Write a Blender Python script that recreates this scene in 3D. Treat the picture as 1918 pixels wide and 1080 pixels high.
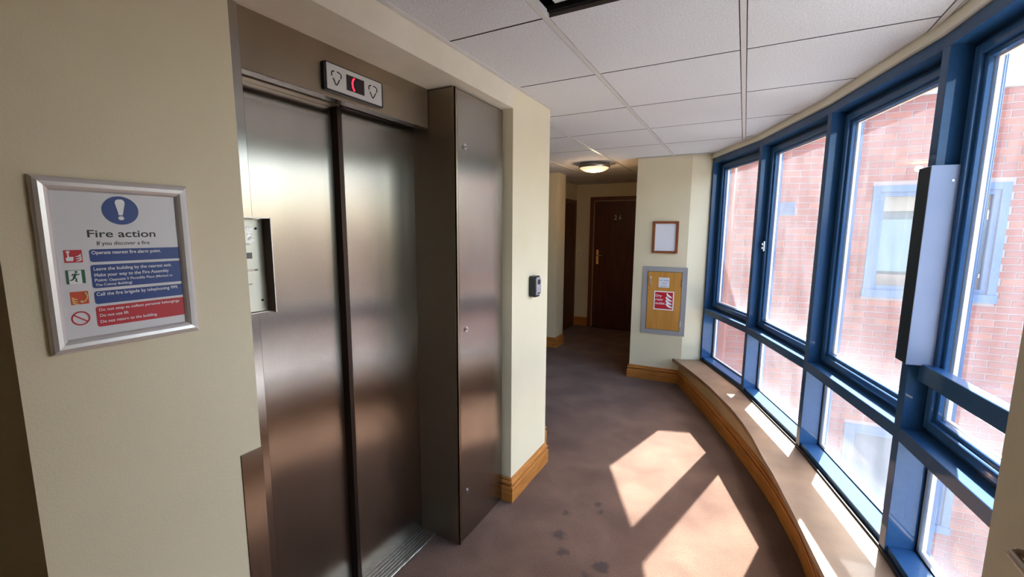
import bpy, bmesh, math, random
from mathutils import Matrix, Vector

random.seed(7)
for o in list(bpy.data.objects):
    bpy.data.objects.remove(o, do_unlink=True)
S = bpy.context.scene
COL = S.collection

# ------------------------------------------------------------------ camera
cam = bpy.data.cameras.new('camera')
cam.sensor_fit = 'HORIZONTAL'
cam.sensor_width = 36.0
cam.lens = 36.0 * 806.2 / 1918.0
cam.clip_start = 0.02
camo = bpy.data.objects.new('camera', cam)
COL.objects.link(camo)
R = ((0.88150758, 0.4721331, 0.00589206), (0.06791998, -0.11444299, -0.99110528), (-0.4672593, 0.87406701, -0.13294963))
r0, r1, r2 = Vector(R[0]), Vector(R[1]), Vector(R[2])
cm = Matrix((r0, -r1, -r2)).transposed().to_4x4()
cm.translation = Vector((0, 0, 1.6))
camo.matrix_world = cm
S.camera = camo

# ------------------------------------------------------------------ sky, sun, exposure
SUN_DIR = Vector((-0.263, -0.965, -1.06))
w = bpy.data.worlds.new('world')
S.world = w
w.use_nodes = True
wn = w.node_tree
sky = wn.nodes.new('ShaderNodeTexSky')
sky.sky_type = 'NISHITA'
sky.sun_disc = False
sky.sun_elevation = math.radians(46.7)
sky.sun_rotation = math.atan2(0.263, 0.965)
sky.air_density = 1.0
sky.dust_density = 3.0
sky.ozone_density = 1.0
wn.links.new(sky.outputs[0], wn.nodes['Background'].inputs[0])
wn.nodes['Background'].inputs[1].default_value = 0.66
sl = bpy.data.lights.new('sun', 'SUN')
sl.energy = 16.0
sl.color = (1.0, 0.97, 0.93)
sl.angle = 0.0093
so = bpy.data.objects.new('sun', sl)
COL.objects.link(so)
so.rotation_euler = SUN_DIR.to_track_quat('-Z', 'Y').to_euler()
so.location = (3, 9, 9)
S.view_settings.view_transform = 'Standard'
S.view_settings.look = 'None'
S.view_settings.exposure = 1.35
S.view_settings.gamma = 1.0
S.view_settings.use_curve_mapping = False

# ------------------------------------------------------------------ materials
def srgb(r, g, b):
    f = lambda c: (c / 255 / 12.92) if c / 255 <= 0.04045 else ((c / 255 + 0.055) / 1.055) ** 2.4
    return (f(r), f(g), f(b), 1.0)

MATS = {}
def mat(name, col, rough=0.6, metal=0.0, noise=None, bump=None, spec=0.5, coat=0.0, coord='Object', emit=None):
    """noise=(scale, other colour, amount, stretch) ; bump=(scale, strength, stretch)"""
    m = bpy.data.materials.new(name)
    m.use_nodes = True
    nt = m.node_tree
    b = nt.nodes['Principled BSDF']
    b.inputs['Base Color'].default_value = col
    b.inputs['Roughness'].default_value = rough
    b.inputs['Metallic'].default_value = metal
    b.inputs['Specular IOR Level'].default_value = spec
    b.inputs['Coat Weight'].default_value = coat
    b.inputs['Coat Roughness'].default_value = 0.04
    tc = nt.nodes.new('ShaderNodeTexCoord')
    def ntex(scale, stretch, detail=4):
        mp = nt.nodes.new('ShaderNodeMapping')
        mp.inputs['Scale'].default_value = stretch
        nt.links.new(tc.outputs[coord], mp.inputs[0])
        n = nt.nodes.new('ShaderNodeTexNoise')
        n.inputs['Scale'].default_value = scale
        n.inputs['Detail'].default_value = detail
        nt.links.new(mp.outputs[0], n.inputs['Vector'])
        return n
    if noise:
        sc, c2, amt, st = noise
        n = ntex(sc, st)
        rp = nt.nodes.new('ShaderNodeValToRGB')
        rp.color_ramp.elements[0].position = 0.5 - 0.5 * (1 - amt) * 0.6
        rp.color_ramp.elements[1].position = 0.5 + 0.5 * (1 - amt) * 0.6
        rp.color_ramp.elements[0].color = col
        rp.color_ramp.elements[1].color = c2
        nt.links.new(n.outputs[0], rp.inputs[0])
        nt.links.new(rp.outputs[0], b.inputs['Base Color'])
    if bump:
        sc, stg, st = bump
        n = ntex(sc, st, 6)
        bp = nt.nodes.new('ShaderNodeBump')
        bp.inputs['Strength'].default_value = stg
        bp.inputs['Distance'].default_value = 0.004
        nt.links.new(n.outputs[0], bp.inputs['Height'])
        nt.links.new(bp.outputs[0], b.inputs['Normal'])
    if emit:
        b.inputs['Emission Color'].default_value = emit[0]
        b.inputs['Emission Strength'].default_value = emit[1]
    MATS[name] = m
    return m

U = (1, 1, 1)
wall_m = mat('cream_paint', srgb(226, 213, 182), 0.55, noise=(3, srgb(221, 207, 174), 0.3, U), bump=(260, 0.12, U))
soff_m = mat('soffit_paint', srgb(226, 214, 192), 0.6, noise=(6, srgb(216, 203, 180), 0.3, U), bump=(200, 0.15, U))
tile_m = mat('mineral_tile', srgb(226, 223, 220), 0.9, noise=(140, srgb(205, 201, 198), 0.4, U), bump=(220, 0.6, U))
grid_m = mat('ceiling_grid_paint', srgb(206, 200, 192), 0.45)
void_m = mat('ceiling_void', srgb(40, 34, 32), 0.9, noise=(20, srgb(70, 60, 52), 0.3, U))
steel_args = dict(metal=1.0)
def steel(name, col, rough, dark=0.82):
    m = mat(name, col, rough, 1.0)
    nt = m.node_tree
    b = nt.nodes['Principled BSDF']
    tc = nt.nodes.new('ShaderNodeTexCoord')
    # vertical brushing: streaks long in z
    mp = nt.nodes.new('ShaderNodeMapping'); mp.inputs['Scale'].default_value = (1, 1, 0.012)
    n = nt.nodes.new('ShaderNodeTexNoise'); n.inputs['Scale'].default_value = 420; n.inputs['Detail'].default_value = 5
    nt.links.new(tc.outputs['Object'], mp.inputs[0]); nt.links.new(mp.outputs[0], n.inputs['Vector'])
    bp = nt.nodes.new('ShaderNodeBump'); bp.inputs['Strength'].default_value = 0.03; bp.inputs['Distance'].default_value = 0.0005
    # smeary finger marks in the roughness
    n2 = nt.nodes.new('ShaderNodeTexNoise'); n2.inputs['Scale'].default_value = 5; n2.inputs['Detail'].default_value = 1.5
    n2.inputs['Distortion'].default_value = 0.2
    mp2 = nt.nodes.new('ShaderNodeMapping'); mp2.inputs['Scale'].default_value = (1, 1, 0.45)
    nt.links.new(tc.outputs['Object'], mp2.inputs[0]); nt.links.new(mp2.outputs[0], n2.inputs['Vector'])
    rp = nt.nodes.new('ShaderNodeValToRGB')
    rp.color_ramp.elements[0].color = col
    rp.color_ramp.elements[1].color = (col[0] * dark, col[1] * dark, col[2] * dark, 1)
    rp.color_ramp.elements[0].position = 0.35; rp.color_ramp.elements[1].position = 0.75
    nt.links.new(n2.outputs[0], rp.inputs[0]); nt.links.new(rp.outputs[0], b.inputs['Base Color'])
    b.inputs['Anisotropic'].default_value = 0.9
    # brushed top to bottom, so highlights smear sideways
    tg = nt.nodes.new('ShaderNodeCombineXYZ'); tg.inputs[1].default_value = 1.0
    nt.links.new(tg.outputs[0], b.inputs['Tangent'])
    return m
steel_m = steel('brushed_steel', srgb(174, 167, 158), 0.25)
steel_head = steel('brushed_steel_header', srgb(176, 160, 138), 0.36)
alu_m = mat('satin_aluminium', srgb(205, 203, 202), 0.32, 1.0, bump=(300, 0.05, (1, 1, 1)))
thr_m = mat('threshold_aluminium', srgb(200, 196, 186), 0.4, 1.0, noise=(30, srgb(140, 132, 118), 0.3, (8, 1, 1)), bump=(90, 0.3, (14, 0.3, 1)))
dark_m = mat('black_gap', srgb(14, 12, 12), 0.7)
blk_m = mat('black_plastic', srgb(18, 20, 30), 0.3)
chrome_m = mat('chrome', srgb(225, 225, 228), 0.15, 1.0)
bronze_m = mat('worn_chrome', srgb(150, 138, 126), 0.25, 1.0)
blue_m = mat('blue_gloss_paint', srgb(46, 86, 128), 0.6, spec=0.10, coat=0.5, noise=(60, srgb(42, 80, 122), 0.3, U))
pale_m = mat('sunlit_edge_tone', srgb(236, 214, 190), 0.5)  # pale tone stands for the sunlit edge around the glass
gask_m = mat('black_gasket', srgb(22, 20, 28), 0.5)
oak_m = mat('oak_skirting', srgb(198, 132, 62), 0.5, spec=0.3, noise=(7, srgb(158, 96, 40), 0.25, (1, 1, 9)), bump=(60, 0.15, (1, 1, 7)))
sill_m = mat('worn_window_board', srgb(158, 124, 92), 0.46, noise=(5, srgb(134, 102, 74), 0.2, (1.5, 1.5, 1)), bump=(50, 0.1, U), coat=0.15)
riser_m = mat('bench_front_paint', srgb(196, 164, 120), 0.5, noise=(4, srgb(184, 150, 106), 0.3, U))
oakdoor_m = mat('oak_veneer', srgb(205, 146, 66), 0.42, noise=(9, srgb(186, 128, 52), 0.25, (4, .3, 4)), bump=(60, 0.1, (5, .3, 5)))
mahog_m = mat('dark_red_wood', srgb(92, 46, 28), 0.45, noise=(8, srgb(66, 32, 20), 0.25, (4, 0.3, 4)))
arch_m = mat('brown_architrave', srgb(110, 62, 34), 0.45, noise=(8, srgb(88, 46, 24), 0.25, (4, 0.3, 4)))
picfr_m = mat('reddish_wood_frame', srgb(150, 82, 44), 0.35, noise=(30, srgb(120, 60, 30), 0.25, (1, 1, 3)))
paper_m = mat('white_paper', srgb(226, 226, 232), 0.5)
signp_m = mat('sign_paper', srgb(222, 219, 222), 0.35)
sblue = mat('sign_blue', srgb(30, 62, 132), 0.4)
sred = mat('sign_red', srgb(190, 22, 40), 0.4)
sgreen = mat('sign_green', srgb(22, 92, 60), 0.4)
sorange = mat('sign_orange', srgb(206, 76, 34), 0.4)
scream = mat('sign_cream', srgb(232, 200, 130), 0.4)
swhite = mat('sign_white', srgb(238, 238, 240), 0.4)
sblack = mat('sign_black', srgb(26, 24, 28), 0.5)
gray_m = mat('grey_painted_frame', srgb(158, 156, 156), 0.5)
box_m = mat('lit_grey_blue_metal', srgb(150, 158, 182), 0.42, noise=(5, srgb(140, 150, 176), 0.3, U), coat=0.1)  # cover box's lit face, its brightness put into the colour
boxd_m = mat('shaded_dark_blue_metal', srgb(10, 34, 48), 0.55, spec=0.25)  # cover box's shaded face as a dark colour, also the rail bracket
led_m = mat('red_digit', srgb(200, 10, 30), 0.5, emit=((1, 0.02, 0.05, 1), 1.2))
silver_m = mat('silver_indicator_face', srgb(205, 202, 196), 0.4, 0.3)
pit_m = mat('perforation', srgb(24, 20, 22), 0.8)
diff_m = mat('lamp_diffuser', srgb(240, 225, 190), 0.5, emit=((1.0, 0.76, 0.46, 1), 0.36))
brick_ms = [mat('red_brick', srgb(154, 80, 58), 0.85, noise=(22, srgb(142, 70, 50), 0.3, U), bump=(60, 0.5, U)),
            mat('orange_brick', srgb(166, 96, 66), 0.85, noise=(22, srgb(156, 84, 58), 0.3, U), bump=(60, 0.5, U)),
            mat('brown_brick', srgb(140, 74, 56), 0.85, noise=(22, srgb(150, 80, 62), 0.3, U), bump=(60, 0.5, U))]
mortar_m = mat('mortar', srgb(160, 142, 132), 0.9, bump=(90, 0.4, U))
stone_m = mat('pale_coping', srgb(216, 216, 214), 0.8)
paving_m = mat('yard_paving', srgb(172, 170, 168), 0.85, noise=(2, srgb(150, 150, 152), 0.3, U))
ofr_m = mat('faded_blue_frame', srgb(84, 112, 146), 0.6, noise=(60, srgb(72, 100, 134), 0.3, (1, 1, 0.3)))
blind_m = mat('pale_blind', srgb(120, 146, 142), 0.7)
blindc_m = mat('cream_blind_head', srgb(164, 148, 124), 0.7)
dglass_m = mat('dark_room_glass', srgb(78, 96, 110), 0.12, spec=0.6)
lglass_m = mat('reflective_glass', srgb(150, 176, 176), 0.08, spec=0.6)
lcd_m = mat('grey_lcd', srgb(96, 96, 98), 0.25)

# carpet with worn mottling and a few dark scuffs
def carpet():
    m = mat('brown_carpet', srgb(112, 82, 76), 0.95, spec=0.1)
    nt = m.node_tree; b = nt.nodes['Principled BSDF']
    b.inputs['Sheen Weight'].default_value = 0.15
    tc = nt.nodes.new('ShaderNodeTexCoord')
    def N(scale, det, dist=0.0):
        n = nt.nodes.new('ShaderNodeTexNoise'); n.inputs['Scale'].default_value = scale
        n.inputs['Detail'].default_value = det; n.inputs['Distortion'].default_value = dist
        nt.links.new(tc.outputs['Object'], n.inputs['Vector']); return n
    big = N(3.2, 7, 0.3); fine = N(190, 4)
    r1_ = nt.nodes.new('ShaderNodeValToRGB')
    r1_.color_ramp.elements[0].position = 0.3; r1_.color_ramp.elements[1].position = 0.72
    r1_.color_ramp.elements[0].color = srgb(92, 67, 55); r1_.color_ramp.elements[1].color = srgb(122, 94, 78)
    nt.links.new(big.outputs[0], r1_.inputs[0])
    mx = nt.nodes.new('ShaderNodeMix'); mx.data_type = 'RGBA'; mx.blend_type = 'MULTIPLY'
    mx.inputs[0].default_value = 0.75
    r2_ = nt.nodes.new('ShaderNodeValToRGB')
    r2_.color_ramp.elements[0].position = 0.32; r2_.color_ramp.elements[1].position = 0.62
    r2_.color_ramp.elements[0].color = (0.48, 0.47, 0.46, 1); r2_.color_ramp.elements[1].color = (1, 1, 1, 1)
    nt.links.new(fine.outputs[0], r2_.inputs[0])
    nt.links.new(r1_.outputs[0], mx.inputs[6]); nt.links.new(r2_.outputs[0], mx.inputs[7])
    last = mx.outputs[2]
    wob = N(28, 4)
    for (sx, sy, rad) in CARPET_STAINS:
        d = nt.nodes.new('ShaderNodeVectorMath'); d.operation = 'DISTANCE'; d.inputs[1].default_value = (sx, sy, 0)
        nt.links.new(tc.outputs['Object'], d.inputs[0])
        a = nt.nodes.new('ShaderNodeMath'); a.operation = 'MULTIPLY_ADD'; a.inputs[1].default_value = 0.07; 
        nt.links.new(wob.outputs[0], a.inputs[0]); nt.links.new(d.outputs['Value'], a.inputs[2])
        mr = nt.nodes.new('ShaderNodeMapRange')
        mr.inputs[1].default_value = rad + 0.03; mr.inputs[2].default_value = rad + 0.055
        mr.inputs[3].default_value = 0.65; mr.inputs[4].default_value = 0
        nt.links.new(a.outputs[0], mr.inputs[0])
        k = nt.nodes.new('ShaderNodeMix'); k.data_type = 'RGBA'
        k.inputs[7].default_value = srgb(48, 40, 42)
        nt.links.new(mr.outputs[0], k.inputs[0]); nt.links.new(last, k.inputs[6]); last = k.outputs[2]
    nt.links.new(last, b.inputs['Base Color'])
    bp = nt.nodes.new('ShaderNodeBump'); bp.inputs['Strength'].default_value = 0.7; bp.inputs['Distance'].default_value = 0.004
    nt.links.new(fine.outputs[0], bp.inputs['Height']); nt.links.new(bp.outputs[0], b.inputs['Normal'])
    return m
CARPET_STAINS = [(-.76, 1.97, .026), (-.79, 2.155, .012), (-.65, 2.315, .014), (-.50, 1.86, .030), (-.70, 1.86, .020), (-.55, 1.77, .016), (-.62, 2.26, .010)]
carpet_m = carpet()

def glass_mat(name, haze, tint=(0.93, 0.96, 0.97, 1), zlo=None):
    m = bpy.data.materials.new(name); m.use_nodes = True
    nt = m.node_tree; nt.nodes.clear()
    out = nt.nodes.new('ShaderNodeOutputMaterial')
    tr = nt.nodes.new('ShaderNodeBsdfTransparent'); tr.inputs[0].default_value = tint
    gl = nt.nodes.new('ShaderNodeBsdfGlossy'); gl.inputs['Roughness'].default_value = 0.0
    fr = nt.nodes.new('ShaderNodeFresnel'); fr.inputs['IOR'].default_value = 1.45
    m1 = nt.nodes.new('ShaderNodeMixShader')
    geo = nt.nodes.new('ShaderNodeNewGeometry')
    inv = nt.nodes.new('ShaderNodeMath'); inv.operation = 'SUBTRACT'; inv.inputs[0].default_value = 1.0
    nt.links.new(geo.outputs['Backfacing'], inv.inputs[1])
    fm = nt.nodes.new('ShaderNodeMath'); fm.operation = 'MULTIPLY'
    nt.links.new(fr.outputs[0], fm.inputs[0]); nt.links.new(inv.outputs[0], fm.inputs[1])
    nt.links.new(fm.outputs[0], m1.inputs[0]); nt.links.new(tr.outputs[0], m1.inputs[1]); nt.links.new(gl.outputs[0], m1.inputs[2])
    # grime: a thin film that scatters light through and back
    tl = nt.nodes.new('ShaderNodeBsdfTranslucent'); tl.inputs[0].default_value = (0.9, 0.93, 0.98, 1)
    tc = nt.nodes.new('ShaderNodeTexCoord')
    n = nt.nodes.new('ShaderNodeTexNoise'); n.inputs['Scale'].default_value = 9; n.inputs['Detail'].default_value = 6
    mp = nt.nodes.new('ShaderNodeMapping'); mp.inputs['Scale'].default_value = (1, 1, 0.35)
    nt.links.new(tc.outputs['Object'], mp.inputs[0]); nt.links.new(mp.outputs[0], n.inputs['Vector'])
    mr = nt.nodes.new('ShaderNodeMapRange'); mr.inputs[1].default_value = 0.3; mr.inputs[2].default_value = 0.7
    mr.inputs[3].default_value = haze * 0.7; mr.inputs[4].default_value = haze * 1.3
    nt.links.new(n.outputs[0], mr.inputs[0])
    fac = mr.outputs[0]
    # splash-back dirt gathered along the lower edge of the pane
    sp = nt.nodes.new('ShaderNodeSeparateXYZ'); nt.links.new(tc.outputs['Generated'], sp.inputs[0])
    m3 = nt.nodes.new('ShaderNodeMapRange'); m3.interpolation_type = 'SMOOTHSTEP'
    m3.inputs[1].default_value = 0.0; m3.inputs[2].default_value = 0.16 if zlo is None else zlo
    m3.inputs[3].default_value = haze * 0.8; m3.inputs[4].default_value = 0
    nt.links.new(sp.outputs[2], m3.inputs[0])
    ad = nt.nodes.new('ShaderNodeMath'); nt.links.new(fac, ad.inputs[0]); nt.links.new(m3.outputs[0], ad.inputs[1])
    am = nt.nodes.new('ShaderNodeMath'); am.operation = 'MULTIPLY'
    nt.links.new(ad.outputs[0], am.inputs[0]); nt.links.new(inv.outputs[0], am.inputs[1])
    m2 = nt.nodes.new('ShaderNodeMixShader')
    nt.links.new(am.outputs[0], m2.inputs[0]); nt.links.new(m1.outputs[0], m2.inputs[1]); nt.links.new(tl.outputs[0], m2.inputs[2])
    nt.links.new(m2.outputs[0], out.inputs[0])
    return m
glass_up = glass_mat('grimy_window_glass', 0.055)
glass_lo = glass_mat('grimy_lower_glass', 0.07, zlo=0.45)
clear_m = glass_mat('clear_cover', 0.0, (0.98, 0.98, 0.98, 1))

# ------------------------------------------------------------------ mesh helpers
def link(name, bm, m, parent=None, label=None, smooth=False):
    bmesh.ops.recalc_face_normals(bm, faces=bm.faces[:])
    me = bpy.data.meshes.new(name)
    bm.to_mesh(me); bm.free()
    for mm in (m if isinstance(m, (list, tuple)) else [m]):
        me.materials.append(mm)
    if smooth:
        for p in me.polygons: p.use_smooth = True
    o = bpy.data.objects.new(name, me)
    COL.objects.link(o)
    if parent: o.parent = parent
    if label: o['label'] = label
    return o

def box(bm, a, b, bev=0.0, M=None, seg=1):
    x0, y0, z0 = a; x1, y1, z1 = b
    vs = [bm.verts.new((x, y, z)) for x in (x0, x1) for y in (y0, y1) for z in (z0, z1)]
    idx = [(0, 1, 3, 2), (4, 6, 7, 5), (0, 4, 5, 1), (2, 3, 7, 6), (0, 2, 6, 4), (1, 5, 7, 3)]
    fs = [bm.faces.new([vs[i] for i in f]) for f in idx]
    if bev:
        es = list({e for f in fs for e in f.edges})
        r = bmesh.ops.bevel(bm, geom=es, offset=bev, segments=seg, affect='EDGES', profile=0.5)
        vs = list({v for v in r['verts']} | {v for v in vs if v.is_valid})
    if M is not None:
        bmesh.ops.transform(bm, matrix=M, verts=[v for v in vs if v.is_valid])
    return vs

def bx(name, a, b, m, parent=None, bev=0.0, label=None, seg=1):
    bm = bmesh.new(); box(bm, a, b, bev, seg=seg)
    return link(name, bm, m, parent, label)

def prism(bm, pts, z0, z1):
    lo = [bm.verts.new((x, y, z0)) for x, y in pts]; hi = [bm.verts.new((x, y, z1)) for x, y in pts]
    bm.faces.new(lo[::-1]); bm.faces.new(hi)
    n = len(pts)
    for i in range(n):
        bm.faces.new((lo[i], lo[(i + 1) % n], hi[(i + 1) % n], hi[i]))
    return lo + hi

def cyl(bm, M, r, h, seg=24, r2=None):
    r = bmesh.ops.create_cone(bm, cap_ends=True, segments=seg, radius1=r, radius2=r if r2 is None else r2, depth=h, matrix=M @ Matrix.Translation((0, 0, h / 2)))
    return r['verts']

def lathe(bm, prof, M, seg=40):
    rings = []
    for r, z in prof:
        rings.append([bm.verts.new(M @ Vector((r * math.cos(2 * math.pi * i / seg), r * math.sin(2 * math.pi * i / seg), z))) for i in range(seg)])
    for a, b in zip(rings, rings[1:]):
        for i in range(seg):
            bm.faces.new((a[i], a[(i + 1) % seg], b[(i + 1) % seg], b[i]))
    bm.faces.new(rings[0][::-1]); bm.faces.new(rings[-1])

def tube(bm, pts, r, seg=10, closed=False):
    n = len(pts); P = [Vector(p) for p in pts]; rings = []
    up = Vector((0.13, 0.31, 0.94))
    for i in range(n):
        t = (P[(i + 1) % n] - P[i - 1]) if closed else (P[min(i + 1, n - 1)] - P[max(i - 1, 0)])
        t.normalize(); s = t.cross(up).normalized(); q = s.cross(t)
        rings.append([bm.verts.new(P[i] + r * (math.cos(2 * math.pi * k / seg) * s + math.sin(2 * math.pi * k / seg) * q)) for k in range(seg)])
    m_ = n if closed else n - 1
    for i in range(m_):
        a, b = rings[i], rings[(i + 1) % n]
        for k in range(seg):
            bm.faces.new((a[k], a[(k + 1) % seg], b[(k + 1) % seg], b[k]))
    if not closed:
        bm.faces.new(rings[0][::-1]); bm.faces.new(rings[-1])

def sweep(bm, path, prof, flip=1):
    """extrude a (offset, z) profile along a polyline in plan; offset goes to the left of travel * flip"""
    n = len(path); P = [Vector(p) for p in path]; rings = []
    for i in range(n):
        d1 = (P[i] - P[i - 1]).normalized() if i > 0 else (P[1] - P[0]).normalized()
        d2 = (P[i + 1] - P[i]).normalized() if i < n - 1 else d1
        n1 = Vector((-d1.y, d1.x)) * flip; n2 = Vector((-d2.y, d2.x)) * flip
        nn = (n1 + n2).normalized(); k = 1 / max(0.3, nn.dot(n1))
        rings.append([bm.verts.new((P[i].x + nn.x * k * o, P[i].y + nn.y * k * o, z)) for o, z in prof])
    for a, b in zip(rings, rings[1:]):
        m_ = len(prof)
        for k in range(m_):
            bm.faces.new((a[k], a[(k + 1) % m_], b[(k + 1) % m_], b[k]))
    bm.faces.new(rings[0][::-1]); bm.faces.new(rings[-1])

def empty(name, loc=(0, 0, 0), M=None, label=None, cat=None, group=None, kind=None):
    o = bpy.data.objects.new(name, None)
    o.empty_display_size = 0.1
    COL.objects.link(o)
    if M is not None: o.matrix_world = M
    else: o.location = loc
    return tag(o, label, cat, group, kind)

def tag(o, label=None, cat=None, group=None, kind=None):
    if label: o['label'] = label
    if cat: o['category'] = cat
    if group: o['group'] = group
    if kind: o['kind'] = kind
    return o

def struct(o, label, cat='wall'):
    return tag(o, label, cat, None, 'structure')

def face_frame(origin, xdir, ydir):
    """4x4 matrix whose local x/y/z are xdir, ydir and their cross product"""
    x = Vector(xdir).normalized(); y = Vector(ydir).normalized(); z = x.cross(y)
    M = Matrix((x, y, z)).transposed().to_4x4(); M.translation = Vector(origin)
    return M

def flat(bm, pts, z0, z1):
    """outline in local x/y pushed from z0 to z1 (printed shapes, plates)"""
    return prism(bm, pts, z0, z1)

def rrect(x0, y0, x1, y1, r, n=4, corners=(1, 1, 1, 1)):
    out = []
    for (cx, cy, a0, on) in ((x1 - r, y0 + r, -90, corners[1]), (x1 - r, y1 - r, 0, corners[2]), (x0 + r, y1 - r, 90, corners[3]), (x0 + r, y0 + r, 180, corners[0])):
        if not on:
            out.append((cx + r * (1 if a0 in (-90, 0) else -1), cy + r * (1 if a0 in (0, 90) else -1)))
            continue
        for i in range(n + 1):
            a = math.radians(a0 + 90 * i / n)
            out.append((cx + r * math.cos(a), cy + r * math.sin(a)))
    return out

def ell(cx, cy, rx, ry, n=32):
    return [(cx + rx * math.cos(2 * math.pi * i / n), cy + ry * math.sin(2 * math.pi * i / n)) for i in range(n)]

TEXTS = []
def text(name, s, parent, x0, y0, width, height, m, z=0.0006, bold=0.0, align='LEFT'):
    c = bpy.data.curves.new(name, 'FONT')
    c.body = s; c.size = 1.0; c.offset = bold * 0.34; c.extrude = 0.004
    c.fill_mode = 'BOTH'
    c.materials.append(m)
    o = bpy.data.objects.new(name, c)
    COL.objects.link(o)
    o.parent = parent
    TEXTS.append((o, x0, y0, width, height, z))
    return o

# ================================================================== STRUCTURE
# window curve: front-face corners of the facets, far end first
P = [Vector(p) for p in [(-.325, 4.81), (.061, 4.03), (.376, 3.12), (.598, 2.235), (.712, 1.33), (.735, .42)]]  # the last facet is unseen, brought in to light the near walls
def fdir(i):
    u = (P[i + 1] - P[i]).normalized(); return u, Vector((-u.y, u.x)), (P[i + 1] - P[i]).length
def offset_line(off):
    """polyline of the facets pushed outward by off"""
    out = []
    for i in range(len(P)):
        if i == 0: n = fdir(0)[1]; k = 1
        elif i == len(P) - 1: n = fdir(i - 1)[1]; k = 1
        else:
            n1, n2 = fdir(i - 1)[1], fdir(i)[1]; n = (n1 + n2).normalized(); k = 1 / n.dot(n1)
        out.append((P[i].x + n.x * off * k, P[i].y + n.y * off * k))
    return out
CEIL = 2.355
out12 = offset_line(0.15)
# floor
bm = bmesh.new()
prism(bm, [(-5, 7.3), (-0.9, 7.3), (-0.9, 4.95)] + out12 + [(.90, .41), (.90, -2.6), (-5, -2.6)], -0.3, 0.0)
floor = struct(link('floor', bm, carpet_m), 'worn brown carpet with dark scuffs and sunlit patches', 'floor')
# two carpet seams
for a, b in (((-1.03, 1.62), (0.33, 2.60)),):
    pass

# ceiling slab above the tiles (extends over the glass line)
bm = bmesh.new()
prism(bm, [(-5, 7.3), (-0.9, 7.3), (-0.9, 4.95)] + offset_line(0.17) + [(.90, .41), (.90, -2.6), (-5, -2.6)], 2.50, 2.75)
ceiling = struct(link('ceiling', bm, void_m), 'suspended ceiling of pale mineral tiles in a slim metal grid', 'ceiling')

# walls ------------------------------------------------------------
def wallbox(name, a, b, label, m=wall_m):
    return struct(bx(name, a, b, m), label)
WX = -1.125
# left wall with the framed sign
wallbox('wall_left', (-1.60, 0.237, 0), (WX, 0.655, 2.5), 'cream wall strip carrying the fire action sign left of the lift')
# above the lift
wallbox('wall_left_bulkhead', (-1.60, 0.655, 2.243), (WX, 2.105, 2.5), 'cream bulkhead over the lift opening', soff_m)
# right of the lift
wallbox('wall_left_pier', (-1.60, 2.105, 0), (WX, 2.60, 2.5), 'cream pier right of the lift carrying the key safe')
wallbox('wall_left_return', (-1.60, 2.60, 0), (-1.25, 2.86, 2.5), 'narrow set-back wall end behind the key safe pier')
# shaft lining behind the lift so nothing leaks
wallbox('wall_lift_shaft', (-1.78, 0.25, 0), (-1.61, 2.86, 2.5), 'wall behind the lift doors', dark_m)
# return away from the camera on the left
wallbox('wall_left_opening', (-4.9, -2.4, 0), (-2.2, 0.0, 2.5), 'wall of the side opening by the camera')
wallbox('wall_behind', (-2.3, -2.6, 0), (.9, -2.4, 2.5), 'wall behind the viewer')
wallbox('wall_left_far_side', (-4.9, 0.0, 0), (-4.7, 7.2, 2.5), 'far left wall of the side lobby')
wallbox('wall_opening_end', (-4.7, 0.0, 0), (-1.75, 0.237, 2.5), 'end wall of side lobby')
# stub with the oak door, then the dark corridor
wallbox('wall_far_stub', (-2.40, 5.38, 0), (-2.20, 5.66, 2.5), 'cream stub wall end beside the oak door')
wallbox('wall_far_left', (-4.7, 5.44, 0), (-3.30, 5.66, 2.5), 'cream wall left of the oak door')
wallbox('wall_over_oak_door', (-3.30, 5.44, 2.08), (-2.40, 5.66, 2.5), 'cream wall over the oak door')
wallbox('wall_corridor_left', (-2.7, 5.66, 0), (-2.50, 7.2, 2.5), 'corridor wall with dark red side door')
wallbox('wall_corridor_end', (-2.55, 6.95, 0), (-0.95, 7.2, 2.5), 'end wall of the dark corridor round door 26')
wallbox('wall_right', (.735, -2.4, 0), (.95, .415, 2.5), 'wall behind the open door leaf')
# riser wall with the angled cheek beside the window
bm = bmesh.new()
prism(bm, [(-1.03, 4.70), (-.50, 4.725), (-.33, 4.80), (-.15, 4.93), (-.15, 5.1), (-.8, 5.2), (-.8, 7.2), (-1.03, 7.2)], 0, 2.5)
struct(link('wall_end', bm, wall_m), 'pale end wall carrying the riser hatch and small wooden frame')

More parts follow.
